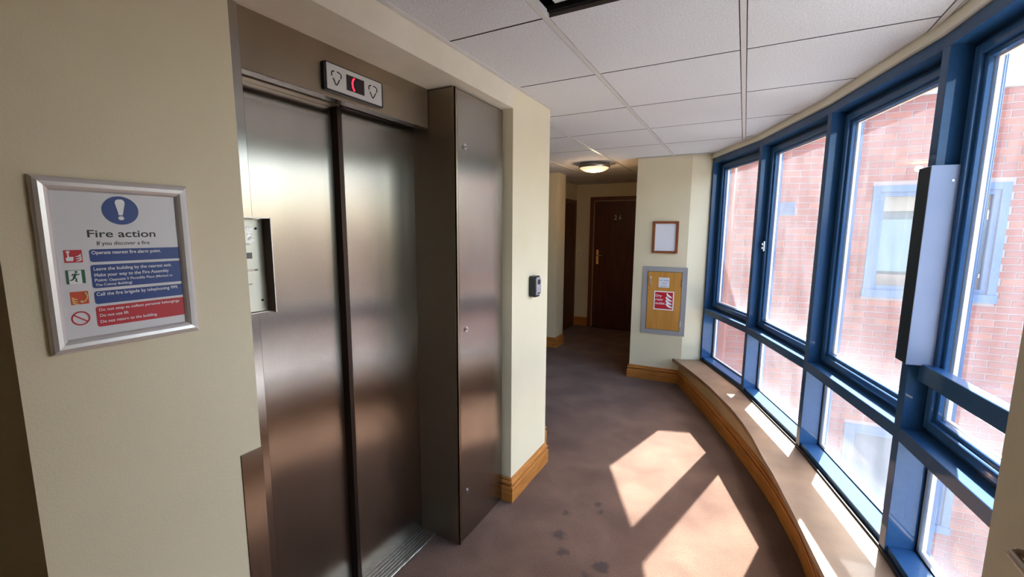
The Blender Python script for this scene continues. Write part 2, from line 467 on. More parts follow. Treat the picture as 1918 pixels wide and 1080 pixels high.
# outside flank of our own building
# ------------------------------------------------------------------ ceiling tiles
GX = [-.682 + .627 * k for k in range(-5, 4)]
GY = [1.52 + .6317 * k for k in range(-6, 10)]
edge_m = mat('darkened_raw_edge', srgb(96, 84, 76), .9)  # raw tile edges coloured extra dark to deepen the joints' shadow lines
def inside_room(cx0, cx1, cy0, cy1):
    return True
def clip(bm, co, no):
    g = bm.verts[:] + bm.edges[:] + bm.faces[:]
    r = bmesh.ops.bisect_plane(bm, geom=g, plane_co=co, plane_no=no, clear_outer=True, clear_inner=False, dist=1e-5)
    es = [e for e in r['geom_cut'] if isinstance(e, bmesh.types.BMEdge)]
    if es:
        bmesh.ops.holes_fill(bm, edges=[e for e in bm.edges if e.is_boundary], sides=0)
zt0, zt1 = CEIL + 0.003, CEIL + 0.018
full_mesh = None
for ix, gx in enumerate(GX):
    for iy, gy in enumerate(GY):
        x0, x1 = gx + .0135, gx + .627 - .0135
        y0, y1 = gy + .0045, gy + .6317 - .0045
        if x0 > .8 or y0 > 6.95 or y1 < -2.4: continue
        if x1 < -1.14 and y1 < 2.86: continue
        if x0 > -1.03 and y0 > 4.74: continue
        if x1 < -2.55 and y0 > 5.45: continue
        planes = []
        corners = [(x0, y0), (x0, y1), (x1, y0), (x1, y1)]
        for i in range(len(P) - 1):
            u, n, L = fdir(i); c = P[i].dot(n) - 0.022
            if any(Vector(q).dot(n) > c for q in corners):
                planes.append(((P[i] - n * 0.022).to_3d(), n.to_3d()))
        if x0 < WX and y0 < 2.6: 
            if y1 > 2.61: pass
            else: planes.append(((WX, 0, 0), (-1, 0, 0)))
        if x1 > -1.03 and y1 > 4.72 and x0 > -1.03: planes.append(((0, 4.71, 0), (0, 1, 0)))
        # the lifted tile by the top of the view
        lifted = abs(gx + .682) < .01 and abs(gy - (1.52 - .6317)) < .01
        if planes or full_mesh is None or lifted:
            bm = bmesh.new()
            box(bm, (0, 0, 0), (x1 - x0, y1 - y0, zt1 - zt0))
            for co, no in planes:
                clip(bm, Vector(co) - Vector((x0, y0, 0)), Vector(no))
                if not bm.verts: break
            if len(bm.faces) < 4: bm.free(); continue
            o = link('tile', bm, [tile_m, edge_m], ceiling)
            for f in o.data.polygons:
                f.material_index = 0 if abs(f.normal.z) > .5 else 1
            if not planes and not lifted: full_mesh = o.data
            o.location = (x0, y0, zt0)
        else:
            o = bpy.data.objects.new('tile', full_mesh)
            COL.objects.link(o); o.parent = ceiling; o.location = (x0, y0, zt0)
        if lifted:
            o.location = (x0 + .024, y0 - .030, zt0 + .016)
            o.rotation_euler = (math.radians(0.6), math.radians(-0.4), math.radians(-1.2))
            o['label'] = 'pushed-up tile out of its grid'
# grid runners
def seg_clip_runner(x):
    # far end where the runner meets the window curve / walls
    return x
for gx in GX[1:]:
    if gx > .75: continue
    ys = -2.4
    ye = 4.715 if gx > -1.03 else 6.95
    if gx < -2.5: ye = 5.44
    if gx < WX: ys = 2.6
    # clip with the window line
    if gx > -.33:
        hits = []
        for i in range(len(P) - 1):
            a, b = P[i], P[i + 1]
            if (a.x - gx) * (b.x - gx) <= 0 and a.x != b.x:
                t = (gx - a.x) / (b.x - a.x); hits.append(a.y + (b.y - a.y) * t)
        if gx > .735: continue
        if hits: ye = min(ye, max(hits) - .02)
        
    bx('grid_runner', (gx - .010, ys, CEIL), (gx + .010, ye, CEIL + .025), grid_m, ceiling)
# cross tees, coloured black to give the cross joints their shadow line
for gy in GY[1:]:
    if gy < -2.3 or gy > 6.9: continue
    xs = WX if gy < 2.6 else -4.6
    if gy > 5.44: xs = -2.5
    xe = .6 if gy < 4.7 else -1.03
    if gy > .4 and gy < 4.7:
        for i in range(len(P) - 1):
            a, b = P[i], P[i + 1]
            if (a.y - gy) * (b.y - gy) <= 0:
                xe = a.x + (b.x - a.x) * (gy - a.y) / (b.y - a.y) - .03
    bx('shadow_cross_tee', (xs, gy - .012, CEIL + .019), (xe, gy + .012, CEIL + .035), dark_m, ceiling)
# wall angle along the left wall
bx('wall_angle', (WX, .24, CEIL - .004), (WX + .022, 2.60, CEIL + .002), grid_m, ceiling)
bx('wall_angle', (-1.02, 4.68, CEIL - .003), (-.34, 4.70, CEIL + .001), grid_m, ceiling)
# curved cream upstand between tiles and window head
bm = bmesh.new()
line = [(p.x, p.y) for p in P]
sweep(bm, line, [(-.020, 2.318), (.02, 2.318), (.02, 2.40), (-.020, 2.40)], 1)
struct(link('trim_1', bm, mat('pale_trim_paint', srgb(240, 235, 216), .6)), 'cream band following the curve between ceiling and window head', 'trim')

# ================================================================== WINDOWS
HEAD, SILL, TR0, TR1 = 2.318, .267, .765, .822
handle_bays = (1,)
wlabels = ['narrow curved-run window nearest the end wall, glass half in shade', 'second window from the end wall, with a silver catch on its frame',
           'wide window showing the blue framed window opposite', 'window crossed by the guard rail, beside the cover box',
           'unseen window added beside the open door to light the near walls', 'window behind the viewer', 'window behind the viewer further back', 'last window behind the viewer']
for i in range(len(P) - 1):
    u, n, L = fdir(i)
    M = face_frame((P[i].x, P[i].y, 0), (u.x, u.y, 0), (n.x, n.y, 0))
    wd = empty('window_%d' % (i + 1), M=M, label=wlabels[i], cat='window', kind='structure')
    detail = i <= 3
    # mullion at the far end of the bay, turned half way between the facets
    if i == 0: ang = 0
    else:
        up = fdir(i - 1)[0]; ang = -0.5 * math.acos(max(-1, min(1, up.dot(u))))
        ang = 0.5 * (math.atan2(up.y, up.x) - math.atan2(u.y, u.x))
    bm = bmesh.new()
    box(bm, (-.0, 0, SILL), (.046 if i else .034, .155, HEAD), 0.0015)
    bmesh.ops.transform(bm, matrix=Matrix.Rotation(ang, 4, 'Z'), verts=bm.verts[:])
    link('mullion', bm, blue_m, wd)
    x0, x1 = .036, L - .0
    bx('head_beam', (.0, .001, HEAD - .05), (L + .01, .155, HEAD), blue_m, wd, .0015)
    bx('transom', (x0, .002, TR0), (x1, .15, TR1), blue_m, wd, .002)
    bx('bottom_rail', (x0, .012, SILL), (x1, .155, SILL + .038), blue_m, wd, .0015)
    bx('gasket', (.0, -.004, SILL), (L + .002, .012, SILL + .012), gask_m, wd)
    # outer frame of the upper light
    def ring(name, xa, xb, za, zb, wd_, y0, y1, m, bev=.0015, lab=None):
        bm = bmesh.new()
        box(bm, (xa, y0, za), (xa + wd_, y1, zb), bev)
        box(bm, (xb - wd_, y0, za), (xb, y1, zb), bev)
        box(bm, (xa + wd_, y0, za), (xb - wd_, y1, za + wd_), bev)
        box(bm, (xa + wd_, y0, zb - wd_), (xb - wd_, y1, zb), bev)
        return link(name, bm, m, wd, lab)
    fz0, fz1 = TR1, HEAD - .05
    ring('outer_frame', .040, L - .004, fz0, fz1, .030, .085, .155, blue_m)
    ring('sash', .066, L - .03, fz0 + .026, fz1 - .022, .036, .062, .135, blue_m, .003)
    ring('glazing_bead', .098, L - .062, fz0 + .058, fz1 - .054, .022, .076, .094, blue_m, .003)
    ring('seal', .110, L - .074, fz0 + .071, fz1 - .066, .008, .088, .097, gask_m, 0, 'black rubber glazing seal')
    ring('sunlit_edge_strip', .113, L - .077, fz0 + .076, fz1 - .070, .007, .105, .118, pale_m, 0, 'outer glazing edge coloured pale for its sunlit brightness')
    bx('upper_pane', (.104, .096, fz0 + .066), (L - .068, .104, fz1 - .062), glass_up, wd, label='large grimy glass pane')
    # fixed lower light
    bx('lower_pane', (.044, .112, SILL + .036), (L + .0, .120, TR0 + .004), glass_lo, wd, label='low fixed glass pane')
    bm = bmesh.new()
    for xa in (.040, L - .012):
        box(bm, (xa, .104, SILL + .038), (xa + .012, .110, TR0))
    box(bm, (.052, .104, SILL + .038), (L - .012, .110, SILL + .046))
    link('seal', bm, gask_m, wd)
    bm = bmesh.new()
    for xa in (.044, L - .016):
        box(bm, (xa, .122, SILL + .038), (xa + .007, .136, TR0))
    box(bm, (.052, .122, SILL + .038), (L - .016, .136, SILL + .046))
    link('sunlit_edge_strip', bm, pale_m, wd, 'outer glazing edge coloured pale for its sunlit brightness')
    if i in handle_bays:
        bm = bmesh.new()
        box(bm, (.072, .050, 1.45), (.096, .062, 1.53), .002)
        box(bm, (.078, .040, 1.466), (.090, .052, 1.486), .002)
        box(bm, (.078, .040, 1.496), (.090, .052, 1.516), .002)
        link('window_catch', bm, alu_m, wd, 'silver two-button window catch')

# window board (bench) ------------------------------------------------
nose = [(-.60, 4.74), (-.571, 4.70), (-.43, 4.47), (-.282, 4.20), (-.175, 3.98), (-.078, 3.747), (.000, 3.56), (.076, 3.328), (.136, 3.10), (.19, 2.83), (.232, 2.66), (.272, 2.449), (.319, 2.20), (.368, 1.92), (.405, 1.65), (.432, 1.30), (.445, .9), (.445, .42)]
back = offset_line(0.012)
bm = bmesh.new()
poly = nose + [(.735, .42)] + back[::-1][1:] + [(-.36, 4.82)]
prism(bm, poly, .235, .267)
es = [e for e in bm.edges if all(v.co.z > .26 for v in e.verts)]
bmesh.ops.bevel(bm, geom=es, offset=.006, segments=2, affect='EDGES')
struct(link('trim_2', bm, sill_m), 'curved low wooden window board striped with sun', 'window board')
base = [(-.56, 4.735), (-.522, 4.70), (-.309, 4.228), (-.18, 3.94), (-.057, 3.636), (.04, 3.40), (.127, 3.167), (.20, 2.96), (.262, 2.759), (.315, 2.54), (.346, 2.40), (.372, 2.20), (.40, 1.92), (.428, 1.6), (.45, 1.25), (.462, .9), (.46, .42)]
bm = bmesh.new()
sweep(bm, base, [(.018, 0), (.06, 0), (.06, .236), (.018, .236)], 1)
struct(link('wall_bench_front', bm, riser_m), 'painted curved upstand under the window board')
SK = [(0, 0), (0.020, 0), (0.020, .088), (.017, .094), (.005, .096), (.005, .103), (.015, .106), (.019, .113), (.017, .122), (.007, .127), (.007, .133), (.011, .137), (.008, .145), (0, .145)]
def skirt(name, path, label, flip=1, h=1.0):
    bm = bmesh.new()
    sweep(bm, path, [(o, z * h) for o, z in SK], flip)
    return struct(link(name, bm, oak_m), label, 'skirting')
skirt('baseboard_window', [(x + .019, y + .008) for x, y in base], 'curved oak skirting below the window board', -1)
skirt('baseboard_left', [(-1.178, 2.105), (WX, 2.105), (WX, 2.60), (-1.25, 2.60)], 'oak skirting round the foot of the key safe pier', -1)
skirt('baseboard_return', [(-1.25, 2.60 + .02), (-1.25, 2.86), (-1.6, 2.86)], 'short oak skirting behind the pier', -1)
skirt('baseboard_end', [(-1.03, 5.3), (-1.03, 4.70), (-.50, 4.725)], 'oak skirting at the foot of the end wall', -1)
skirt('baseboard_stub', [(-2.40, 5.38), (-2.20, 5.38), (-2.20, 5.66)], 'oak skirting round the cream stub wall', -1)
skirt('baseboard_corridor', [(-2.5, 6.88), (-2.5, 6.95), (-2.25, 6.95)], 'dark oak skirting at the corridor corner', -1)

# ================================================================== DOORS AT THE FAR END
def text_on(parent, s, x0, y0, width, height, m, z, bold=0.0, name='lettering'):
    return text(name, s, parent, x0, y0, width, height, m, z, bold)
# door 26 faces -Y : local x = +X, local y = +Z, local z = -Y
D = empty('door_1', M=face_frame((-2.19, 6.95, 0), (1, 0, 0), (0, 0, 1)), label='dark wooden door numbered 26 at the end of the corridor', cat='door', kind='structure')
bx('leaf', (0.01, .008, .0), (.90, 2.085, .018), mahog_m, D, .001)
bm = bmesh.new(); box(bm, (-.065, 0, 0), (0, 2.15, .03), .003); box(bm, (.91, 0, 0), (.975, 2.15, .03), .003); box(bm, (0, 2.09, 0), (.91, 2.15, .03), .003)
link('architrave', bm, arch_m, D)
bm = bmesh.new(); box(bm, (0, 0, .0), (.012, 2.09, .034)); box(bm, (0, 2.078, 0), (.91, 2.09, .034)); link('door_stop', bm, mat('door_stop_paint', srgb(178, 152, 118), .5), D)
bx('threshold_strip', (0, 0, 0), (.91, .006, .05), bronze_m, D)
text_on(D, '2 6', .335, 1.785, .115, .075, chrome_m, .0185, .02, 'number')
bm = bmesh.new(); box(bm, (.055, 1.06, .018), (.098, 1.30, .026), .004); link('handle_plate', bm, chrome_m, D)
bm = bmesh.new(); tube(bm, [(.076, 1.21, .02), (.076, 1.21, .06), (.09, 1.21, .065), (.17, 1.205, .065)], .008); link('handle', bm, chrome_m, D)
# dark side door, faces +X : local x = -Y? keep x = +Y
D = empty('door_2', M=face_frame((-2.5, 5.95, 0), (0, 1, 0), (0, 0, 1)), label='dark red wooden side door in the corridor', cat='door', kind='structure')
bx('leaf', (0.04, 0, -.02), (.86, 2.04, .012), mahog_m, D, .001)
bm = bmesh.new(); box(bm, (-.03, 0, 0), (.035, 2.10, .028), .003); box(bm, (.865, 0, 0), (.93, 2.10, .028), .003); box(bm, (.035, 2.045, 0), (.865, 2.10, .028), .003)
link('architrave', bm, arch_m, D)
# oak door, faces -Y
D = empty('door_3', M=face_frame((-3.30, 5.44, 0), (1, 0, 0), (0, 0, 1)), label='oak door and frame beside the cream stub wall', cat='door', kind='structure')
bx('leaf', (.06, .005, -.04), (.865, 2.02, -.002), oakdoor_m, D, .001)
bm = bmesh.new(); box(bm, (-.05, 0, 0), (.055, 2.08, .03), .004); box(bm, (.868, 0, 0), (.90, 2.08, .07), .004); box(bm, (-.05, 2.08, 0), (.915, 2.14, .05), .006)
box(bm, (-.06, 2.14, 0), (.93, 2.17, .075), .008)
link('architrave', bm, oakdoor_m, D)
for z in (.28, .9, 1.72):
    bx('hinge', (.865, z, .065), (.905, z + .09, .076), bronze_m, D, .002)
# near door leaf standing open along the window side; faces -X
D = empty('door_4', M=face_frame((.392, .955, 0), (0, -1, 0), (0, 0, 1)), label='cream open door leaf at the right edge with looped lever handle', cat='door', kind='structure')
bx('leaf', (0, .01, -.044), (.80, 2.06, 0), wall_m, D, .0015)
bx('edge_seal', (-.003, .01, -.008), (.004, 2.06, -.003), swhite, D)
bm = bmesh.new()
lp = [(.0, .0), (.0, .05), (.01, .062), (.10, .062), (.118, .056), (.124, .044), (.124, .018), (.116, .008), (.108, .006)]
tube(bm, [(.150 + a * .62, 1.165, b * .62) for a, b in lp], .0056, 12)
cyl(bm, Matrix.Translation((.150, 1.165, 0)), .020, .006, 24)
link('lever_handle', bm, bronze_m, D, 'looped metal lever handle')

# ================================================================== LIFT
HX = -1.33
lift = empty('lift_entrance', (HX, 1.23, 0), label='brushed steel lift entrance with two sliding door leaves', cat='lift')
def rel(a): return (a[0] - HX, a[1] - 1.23, a[2])
def lbx(name, a, b, m, bev=.001, label=None):
    return bx(name, rel(a), rel(b), m, lift, bev, label)
lbx('door_leaf', (-1.50, .80, .012), (-1.462, 1.225, 2.10), steel_m, .002, 'rear lift door leaf on the left')
lbx('door_leaf', (-1.452, 1.236, .012), (-1.424, 1.72, 2.10), steel_m, .002, 'front lift door leaf on the right')
lbx('leaf_edge', (-1.460, 1.218, .012), (-1.426, 1.2355, 2.10), mat('dark_bronze_edge', srgb(58, 46, 40), .4, .8), 0, 'dark brown leading edge of front leaf')
lbx('header_panel', (-1.36, .799, 2.068), (HX, 1.652, 2.2425), steel_head, .0015)
lbx('track_lip', (-1.37, .80, 2.0655), (-1.3285, 1.652, 2.068), steel_m, 0)
lbx('track_housing', (-1.418, .80, 2.080), (-1.372, 1.652, 2.2425), mat('track_brown', srgb(86, 72, 60), .45, .8), 0)
lbx('track_cover', (-1.46, .80, 2.075), (-1.42, 1.225, 2.10), steel_head, 0)
lbx('jamb', (-1.42, .657, 0), (-1.322, .797, 2.2425), steel_m, .002, 'left steel jamb')
lbx('jamb', (-1.56, .657, 0), (-1.42, .80, 2.24), steel_head, 0)
# side casing, hollow-looking box right of the doors
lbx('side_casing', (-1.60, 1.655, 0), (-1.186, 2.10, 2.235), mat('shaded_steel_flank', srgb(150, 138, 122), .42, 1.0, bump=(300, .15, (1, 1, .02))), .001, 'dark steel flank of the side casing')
cov = lbx('cover_panel', (-1.190, 1.672, .004), (-1.178, 2.090, 2.228), steel_m, .002, 'tall steel cover panel with three locks')
lbx('casing_edge', (-1.186, 1.655, 0), (-1.176, 1.668, 2.235), steel_head, .001)
for z in (1.986, 1.118, .26):
    bm = bmesh.new()
    Mx = Matrix.Translation((-1.178 - HX, 1.725 - 1.23, z)) @ Matrix.Rotation(math.pi / 2, 4, 'Y')
    cyl(bm, Mx, .0135, .004, 24); cyl(bm, Mx @ Matrix.Translation((0, 0, .004)), .0085, .003, 20)
    lk = link('lock', bm, chrome_m, lift, 'round chrome budget lock'); 
    bm = bmesh.new()
    box(bm, (-.002, -.006, .0068), (.002, .006, .0074)); bmesh.ops.transform(bm, matrix=Mx, verts=bm.verts[:])
    box_ = link('keyhole', bm, pit_m, lk)
lbx('threshold', (-1.50, .797, .0), (-1.33, 1.655, .012), thr_m, .002, 'worn aluminium threshold plate')
bm = bmesh.new()
for k in range(5):
    box(bm, (-1.415 + k * .017 - HX, .80 - 1.23, .0121), (-1.411 + k * .017 - HX, 1.65 - 1.23, .0128))
link('threshold_groove', bm, mat('groove_shadow', srgb(90, 84, 76), .5, .8), lift)

# floor indicator -----------------------------------------------------
ind = empty('floor_indicator', M=face_frame((HX + .001, 1.215, 2.135), (0, 1, 0), (0, 0, 1)), label='lift floor indicator with red digit on the steel header', cat='indicator')
bm = bmesh.new(); flat(bm, rrect(-.140, -.052, .137, .044, .008, 5), 0, .014); link('bezel', bm, blk_m, ind)
bm = bmesh.new(); flat(bm, rrect(-.130, -.046, .128, .040, .002, 3), .0, .0165); link('face_plate', bm, silver_m, ind)
bm = bmesh.new(); flat(bm, [(-.046, -.030), (.038, -.030), (.038, .024), (-.046, .024)], .0160, .0172); link('display', bm, mat('display_black', srgb(20, 6, 8), .2), ind)
bm = bmesh.new(); tube(bm, [(-.010, .018, .0175), (-.017, .010, .0175), (-.0195, -.002, .0175), (-.018, -.014, .0175), (-.011, -.026, .0175)], .0033, 8)
link('digit', bm, led_m, ind, 'red lit digit one')
for cx in (-.0885, .0825):
    bm = bmesh.new()
    def stroke(pts, r=.0021): tube(bm, [(cx + a, b, .0165) for a, b in pts], r, 8)
    k = .88
    stroke([(-.021, .000), (-.0215, .010), (-.018, .0165), (-.010, .0175)])
    stroke([(.002, .0190), (.014, .0170), (.0205, .0120)]); stroke([(.0205, .0120), (.0175, -.001)])
    stroke([(-.0165, -.006), (-.010, -.017), (-.004, -.0275)]); stroke([(-.002, -.0275), (.004, -.020), (.012, -.006)])
    link('arrow', bm, pit_m, ind, 'dashed down arrow outline')

# intercom ------------------------------------------------------------
ic = empty('intercom', M=face_frame((-1.322, .700, 1.49), (0, 1, 0), (0, 0, 1)), label='steel intercom box with speaker grille left of the lift doors', cat='intercom')
plate_m = mat('brushed_plate', srgb(196, 192, 178), .42, .75, bump=(200, .08, (1, 1, .05)))
bx('back_plate', (-.10, -.142, .0), (.120, .140, .014), plate_m, ic, .001)
bm = bmesh.new()
box(bm, (.118, -.146, 0), (.1205, .145, .052)); box(bm, (-.10, .142, 0), (.118, .145, .050)); box(bm, (-.10, -.146, 0), (.118, -.1435, .022))
link('housing_edge', bm, mat('housing_inner', srgb(196, 188, 182), .4, .9), ic, 'thin folded housing edge')
bx('housing_shadow_side', (.1165, -.143, .014), (.118, .142, .050), mat('shade_toned_inner', srgb(52, 44, 42), .6), ic)  # inner side coloured dark for the shade inside the housing
bm = bmesh.new(); flat(bm, rrect(-.03, .062, .085, .118, .014, 5), .013, .0155); link('grille_surround', bm, mat('hammered_steel', srgb(150, 144, 138), .3, .9, noise=(90, srgb(210, 205, 200), .2, U), bump=(90, .6, U)), ic)
bm = bmesh.new(); flat(bm, rrect(-.03, .068, .066, .112, .008, 5), .0150, .0172); link('speaker_grille', bm, plate_m, ic)
bm = bmesh.new()
for r in range(6):
    for c in range(6):
        cyl(bm, Matrix.Translation((.008 + c * .009 + (r % 2) * .0045, .073 + r * .0066, .0172)), .0019, .0004, 8)
link('grille_holes', bm, pit_m, ic)
bx('lcd', (-.03, .022, .0138), (.078, .040, .0150), lcd_m, ic, 0, 'small grey display window')
bx('call_button_ring', (.018, -.092, .014), (.019, -.091, .0141), chrome_m, ic)
bm = bmesh.new(); lathe(bm, [(.017, 0), (.017, .006), (.014, .011), (.008, .013)], Matrix.Translation((.036, -.083, .014)), 24); link('call_button', bm, chrome_m, ic, 'round chrome push button')
bm = bmesh.new()
bm.free()
for (a, b) in ((.094, .112), (.100, -.108)):
    bm = bmesh.new(); cyl(bm, Matrix.Translation((a, b, .014)), .0035, .002, 12); link('screw', bm, pit_m, ic)
text_on(ic, 'LIFT INTERCOM', .006, -.016, .086, .0062, mat('red_print', srgb(150, 60, 58), .6), .0141, .006)
text_on(ic, 'PRESS TO SPEAK', -.012, -.058, .086, .0056, sblack, .0141, .006)

# steel corner plate low on the left wall ------------------------------
kp = tag(bx('corner_plate', (WX - .001, .600, .0), (WX + .0022, .6575, 1.012), steel_m, None, .0008), 'tall narrow steel protection plate at the foot of the wall corner', 'plate')

# key safe --------------------------------------------------------------
ks = empty('key_safe', M=face_frame((WX, 2.362, 1.268), (0, 1, 0), (0, 0, 1)), label='small black key safe with silver face on the cream pier', cat='key safe')
bm = bmesh.new(); flat(bm, rrect(-.044, -.066, .044, .062, .016, 6), 0, .038)
es = [e for e in bm.edges if all(v.co.z > .037 for v in e.verts)]
bmesh.ops.bevel(bm, geom=es, offset=.006, segments=3, affect='EDGES')
link('body', bm, blk_m, ks)
bm = bmesh.new(); flat(bm, rrect(-.030, -.054, .036, .054, .016, 6), .036, .046)
es = [e for e in bm.edges if all(v.co.z > .045 for v in e.verts)]
bmesh.ops.bevel(bm, geom=es, offset=.004, segments=2, affect='EDGES')
link('cover', bm, mat('key_safe_silver', srgb(190, 192, 198), .3, .6), ks)
bm = bmesh.new(); flat(bm, rrect(-.014, .010, .022, .040, .010, 5), .046, .0475); link('release_knob', bm, blk_m, ks)
bx('label_strip', (-.016, -.047, .046), (.024, -.040, .0468), sblack, ks)

# ================================================================== FIRE ACTION SIGN
sg = empty('fire_action_sign', M=face_frame((WX, .4075, 1.528), (0, 1, 0), (0, 0, 1)), label='silver framed fire action notice on the cream wall', cat='sign')
x0, x1, y0, y1 = -.1268, .1210, -.1648, .1662
W_ = .0255
def frame_bar(a, b, inward):
    """rounded snap-frame bar between outer corners a,b with mitred ends"""
    A = Vector(a); B = Vector(b); n = Vector(inward); t = (B - A).normalized()
    prof = [(0, 0), (0, .006), (.004, .011), (.010, .0135), (.017, .0125), (.022, .0095), (W_, .0055), (W_, 0)]
    bm = bmesh.new()
    r1_ = [bm.verts.new((*(A + n * o + t * o), z)) for o, z in prof]
    r2_ = [bm.verts.new((*(B + n * o - t * o), z)) for o, z in prof]
    for k in range(len(prof)):
        k2 = (k + 1) % len(prof); bm.faces.new((r1_[k], r1_[k2], r2_[k2], r2_[k]))
    bm.faces.new(r1_[::-1]); bm.faces.new(r2_)
    link('frame_bar', bm, mat_frame, sg)
mat_frame = mat('snap_frame_silver', srgb(222, 218, 216), .34, .55)
frame_bar((x0, y0), (x1, y0), (0, 1)); frame_bar((x1, y0), (x1, y1), (-1, 0)); frame_bar((x1, y1), (x0, y1), (0, -1)); frame_bar((x0, y1), (x0, y0), (1, 0))
bx('notice', (x0 + .02, y0 + .02, .001), (x1 - .02, y1 - .02, .004), signp_m, sg)
zt = .0041
def shape(name, pts, m, z=zt, dz=.0004, parent=sg):
    bm = bmesh.new(); flat(bm, pts, z, z + dz); return link(name, bm, m, parent)
shape('mandatory_symbol', ell(-.0005, .1078, .0295, .0283, 40), sblue)
bm = bmesh.new()
flat(bm, [(-.0008 + a, .1078 + b) for a, b in [(-.0035, -.0095), (.0030, -.0095), (.0045, -.002), (.0080, .014), (.0075, .019), (.004, .0222), (-.003, .0222), (-.0070, .019), (-.0077, .014), (-.0045, -.002)]], zt + .0004, zt + .0007)
flat(bm, ell(-.0008, .0925, .0047, .0040, 20), zt + .0004, zt + .0007)
link('exclamation_mark', bm, swhite, sg)
text_on(sg, 'Fire action', -.0555, .0545, .110, .0150, sblack, zt, .030)
text_on(sg, 'If you discover a fire', -.0430, .0390, .0855, .0078, sblack, zt, .022)
c4 = (1, 0, 0, 1)
shape('blue_panel', rrect(-.0560, .0062, .0955, .0312, .0045, 4, c4), sblue)
shape('blue_panel', rrect(-.0570, -.0455, .0955, .0008, .0045, 4, c4), sblue)
shape('blue_panel', rrect(-.0562, -.0770, .0955, -.0515, .0045, 4, c4), sblue)
shape('red_panel', rrect(-.0566, -.1225, .0955, -.0820, .0045, 4, c4), sred)
tz = zt + .0004
LN = [('Operate nearest fire alarm point.', -.0528, .0215, .1138, .0070), ('Leave the building by the nearest exit.', -.0528, -.0105, .1315, .0068),
      ('Make your way to the Fire Assembly', -.0528, -.0226, .1250, .0070), ('Point:', -.0528, -.0326, .0190, .0066),
      ('Opposite 5 Piccadilly Place (Marked as', -.0310, -.0326, .1092, .0052), ('The Colony Building)', -.0528, -.0412, .0580, .0050),
      ('Call the fire brigade by telephoning 999.', -.0528, -.0608, .1400, .0070), ('Do not stop to collect personal belongings', -.0520, -.0915, .1385, .0058),
      ('Do not use lift', -.0517, -.1032, .0456, .0062), ('Do not return to the building', -.0518, -.1155, .0938, .0062)]
for s_, a, b, c, d in LN:
    text_on(sg, s_, a, b, c, d, swhite, tz, .028)
# four pictograms
def flames(bm, ox, oy, s, z, flip=1, n=3):
    for k in range(n):
        a = [(0, 0), (.35, .10), (.70, .32), (1.0, .72), (.98, .40), (1.0, .22), (.72, -.02), (.35, -.14)]
        oyk = oy + s * (.62 - .42 * k) * .8; oxk = ox + s * .02 * k
        pts = [(oxk + (flip * (1 - x_)) * s * .75 * (1), oyk + y_ * s * .62) for x_, y_ in a]
        if flip < 0: pts = [(oxk + x_ * s * .75, oyk + y_ * s * .62) for x_, y_ in a]
        flat(bm, pts, z, z + .0003)
ic1 = shape('alarm_pictogram', [(-.0925, .0070), (-.0667, .0070), (-.0667, .0308), (-.0925, .0308)], sred)
bm = bmesh.new()
flat(bm, [(-.0895, .0100), (-.0805, .0100), (-.0790, .0165), (-.0800, .0180), (-.0855, .0180), (-.0855, .0262), (-.0880, .0262), (-.0880, .0170), (-.0905, .0160)], tz, tz + .0003)
flat(bm, ell(-.0866, .0272, .0028, .0024, 16), tz, tz + .0002)
flames(bm, -.0778, .0120, .0125, tz, -1)
link('hand_and_flames', bm, swhite, ic1)
ic2 = shape('exit_pictogram', [(-.0932, -.0334), (-.0660, -.0334), (-.0660, -.0072), (-.0932, -.0072)], sgreen)
bm = bmesh.new()
flat(bm, [(-.0895, -.0334), (-.0712, -.0334), (-.0712, -.0080), (-.0895, -.0080)], tz, tz + .0002); link('doorway', bm, swhite, ic2)
bm = bmesh.new()
def limb(pts, r): tube(bm, [(a, b, tz + .0003) for a, b in pts], r, 6)
flat(bm, ell(-.0785, -.0110, .0021, .0021, 14), tz + .0002, tz + .0006)
limb([(-.0790, -.0140), (-.0805, -.0180), (-.0822, -.0215)], .0017)
limb([(-.0795, -.0148), (-.0765, -.0165), (-.0742, -.0152)], .0010); limb([(-.0797, -.0148), (-.0830, -.0150), (-.0850, -.0178)], .0010)
limb([(-.0822, -.0215), (-.0790, -.0240), (-.0800, -.0285), (-.0780, -.0295)], .0012); limb([(-.0822, -.0215), (-.0842, -.0255), (-.0880, -.0265)], .0012)
link('running_figure', bm, sgreen, ic2)
ic3 = shape('telephone_pictogram', [(-.0908, -.0735), (-.0650, -.0735), (-.0650, -.0488), (-.0908, -.0488)], sorange)
bm = bmesh.new(); flames(bm, -.0892, -.0700, .0130, tz, 1)
tube(bm, [(-.0690, -.0525, tz), (-.0672, -.0580, tz), (-.0682, -.0640, tz), (-.0720, -.0685, tz), (-.0765, -.0695, tz)], .0014, 8)
tube(bm, [(-.0712, -.0530, tz), (-.0680, -.0535, tz)], .0022, 8); tube(bm, [(-.0770, -.0665, tz), (-.0760, -.0700, tz)], .0022, 8)
link('flames_and_handset', bm, scream, ic3)
bm = bmesh.new()
N_ = 40; ri, ro = .0113, .0138; cx, cy = -.0800, -.1008
oi = [bm.verts.new((cx + ri * math.cos(2 * math.pi * k / N_), cy + ri * math.sin(2 * math.pi * k / N_), tz)) for k in range(N_)]
oo = [bm.verts.new((cx + ro * math.cos(2 * math.pi * k / N_), cy + ro * math.sin(2 * math.pi * k / N_), tz)) for k in range(N_)]
for k in range(N_): bm.faces.new((oi[k], oo[k], oo[(k + 1) % N_], oi[(k + 1) % N_]))
a = math.radians(-38); dx, dy = math.cos(a), math.sin(a)
q = [(cx + s1 * dx * .0122 - s2 * dy * .0011, cy + s1 * dy * .0122 + s2 * dx * .0011) for s1, s2 in ((-1, -1), (1, -1), (1, 1), (-1, 1))]
bm.faces.new([bm.verts.new((*p_, tz)) for p_ in q])
link('prohibition_ring', bm, sred, sg)

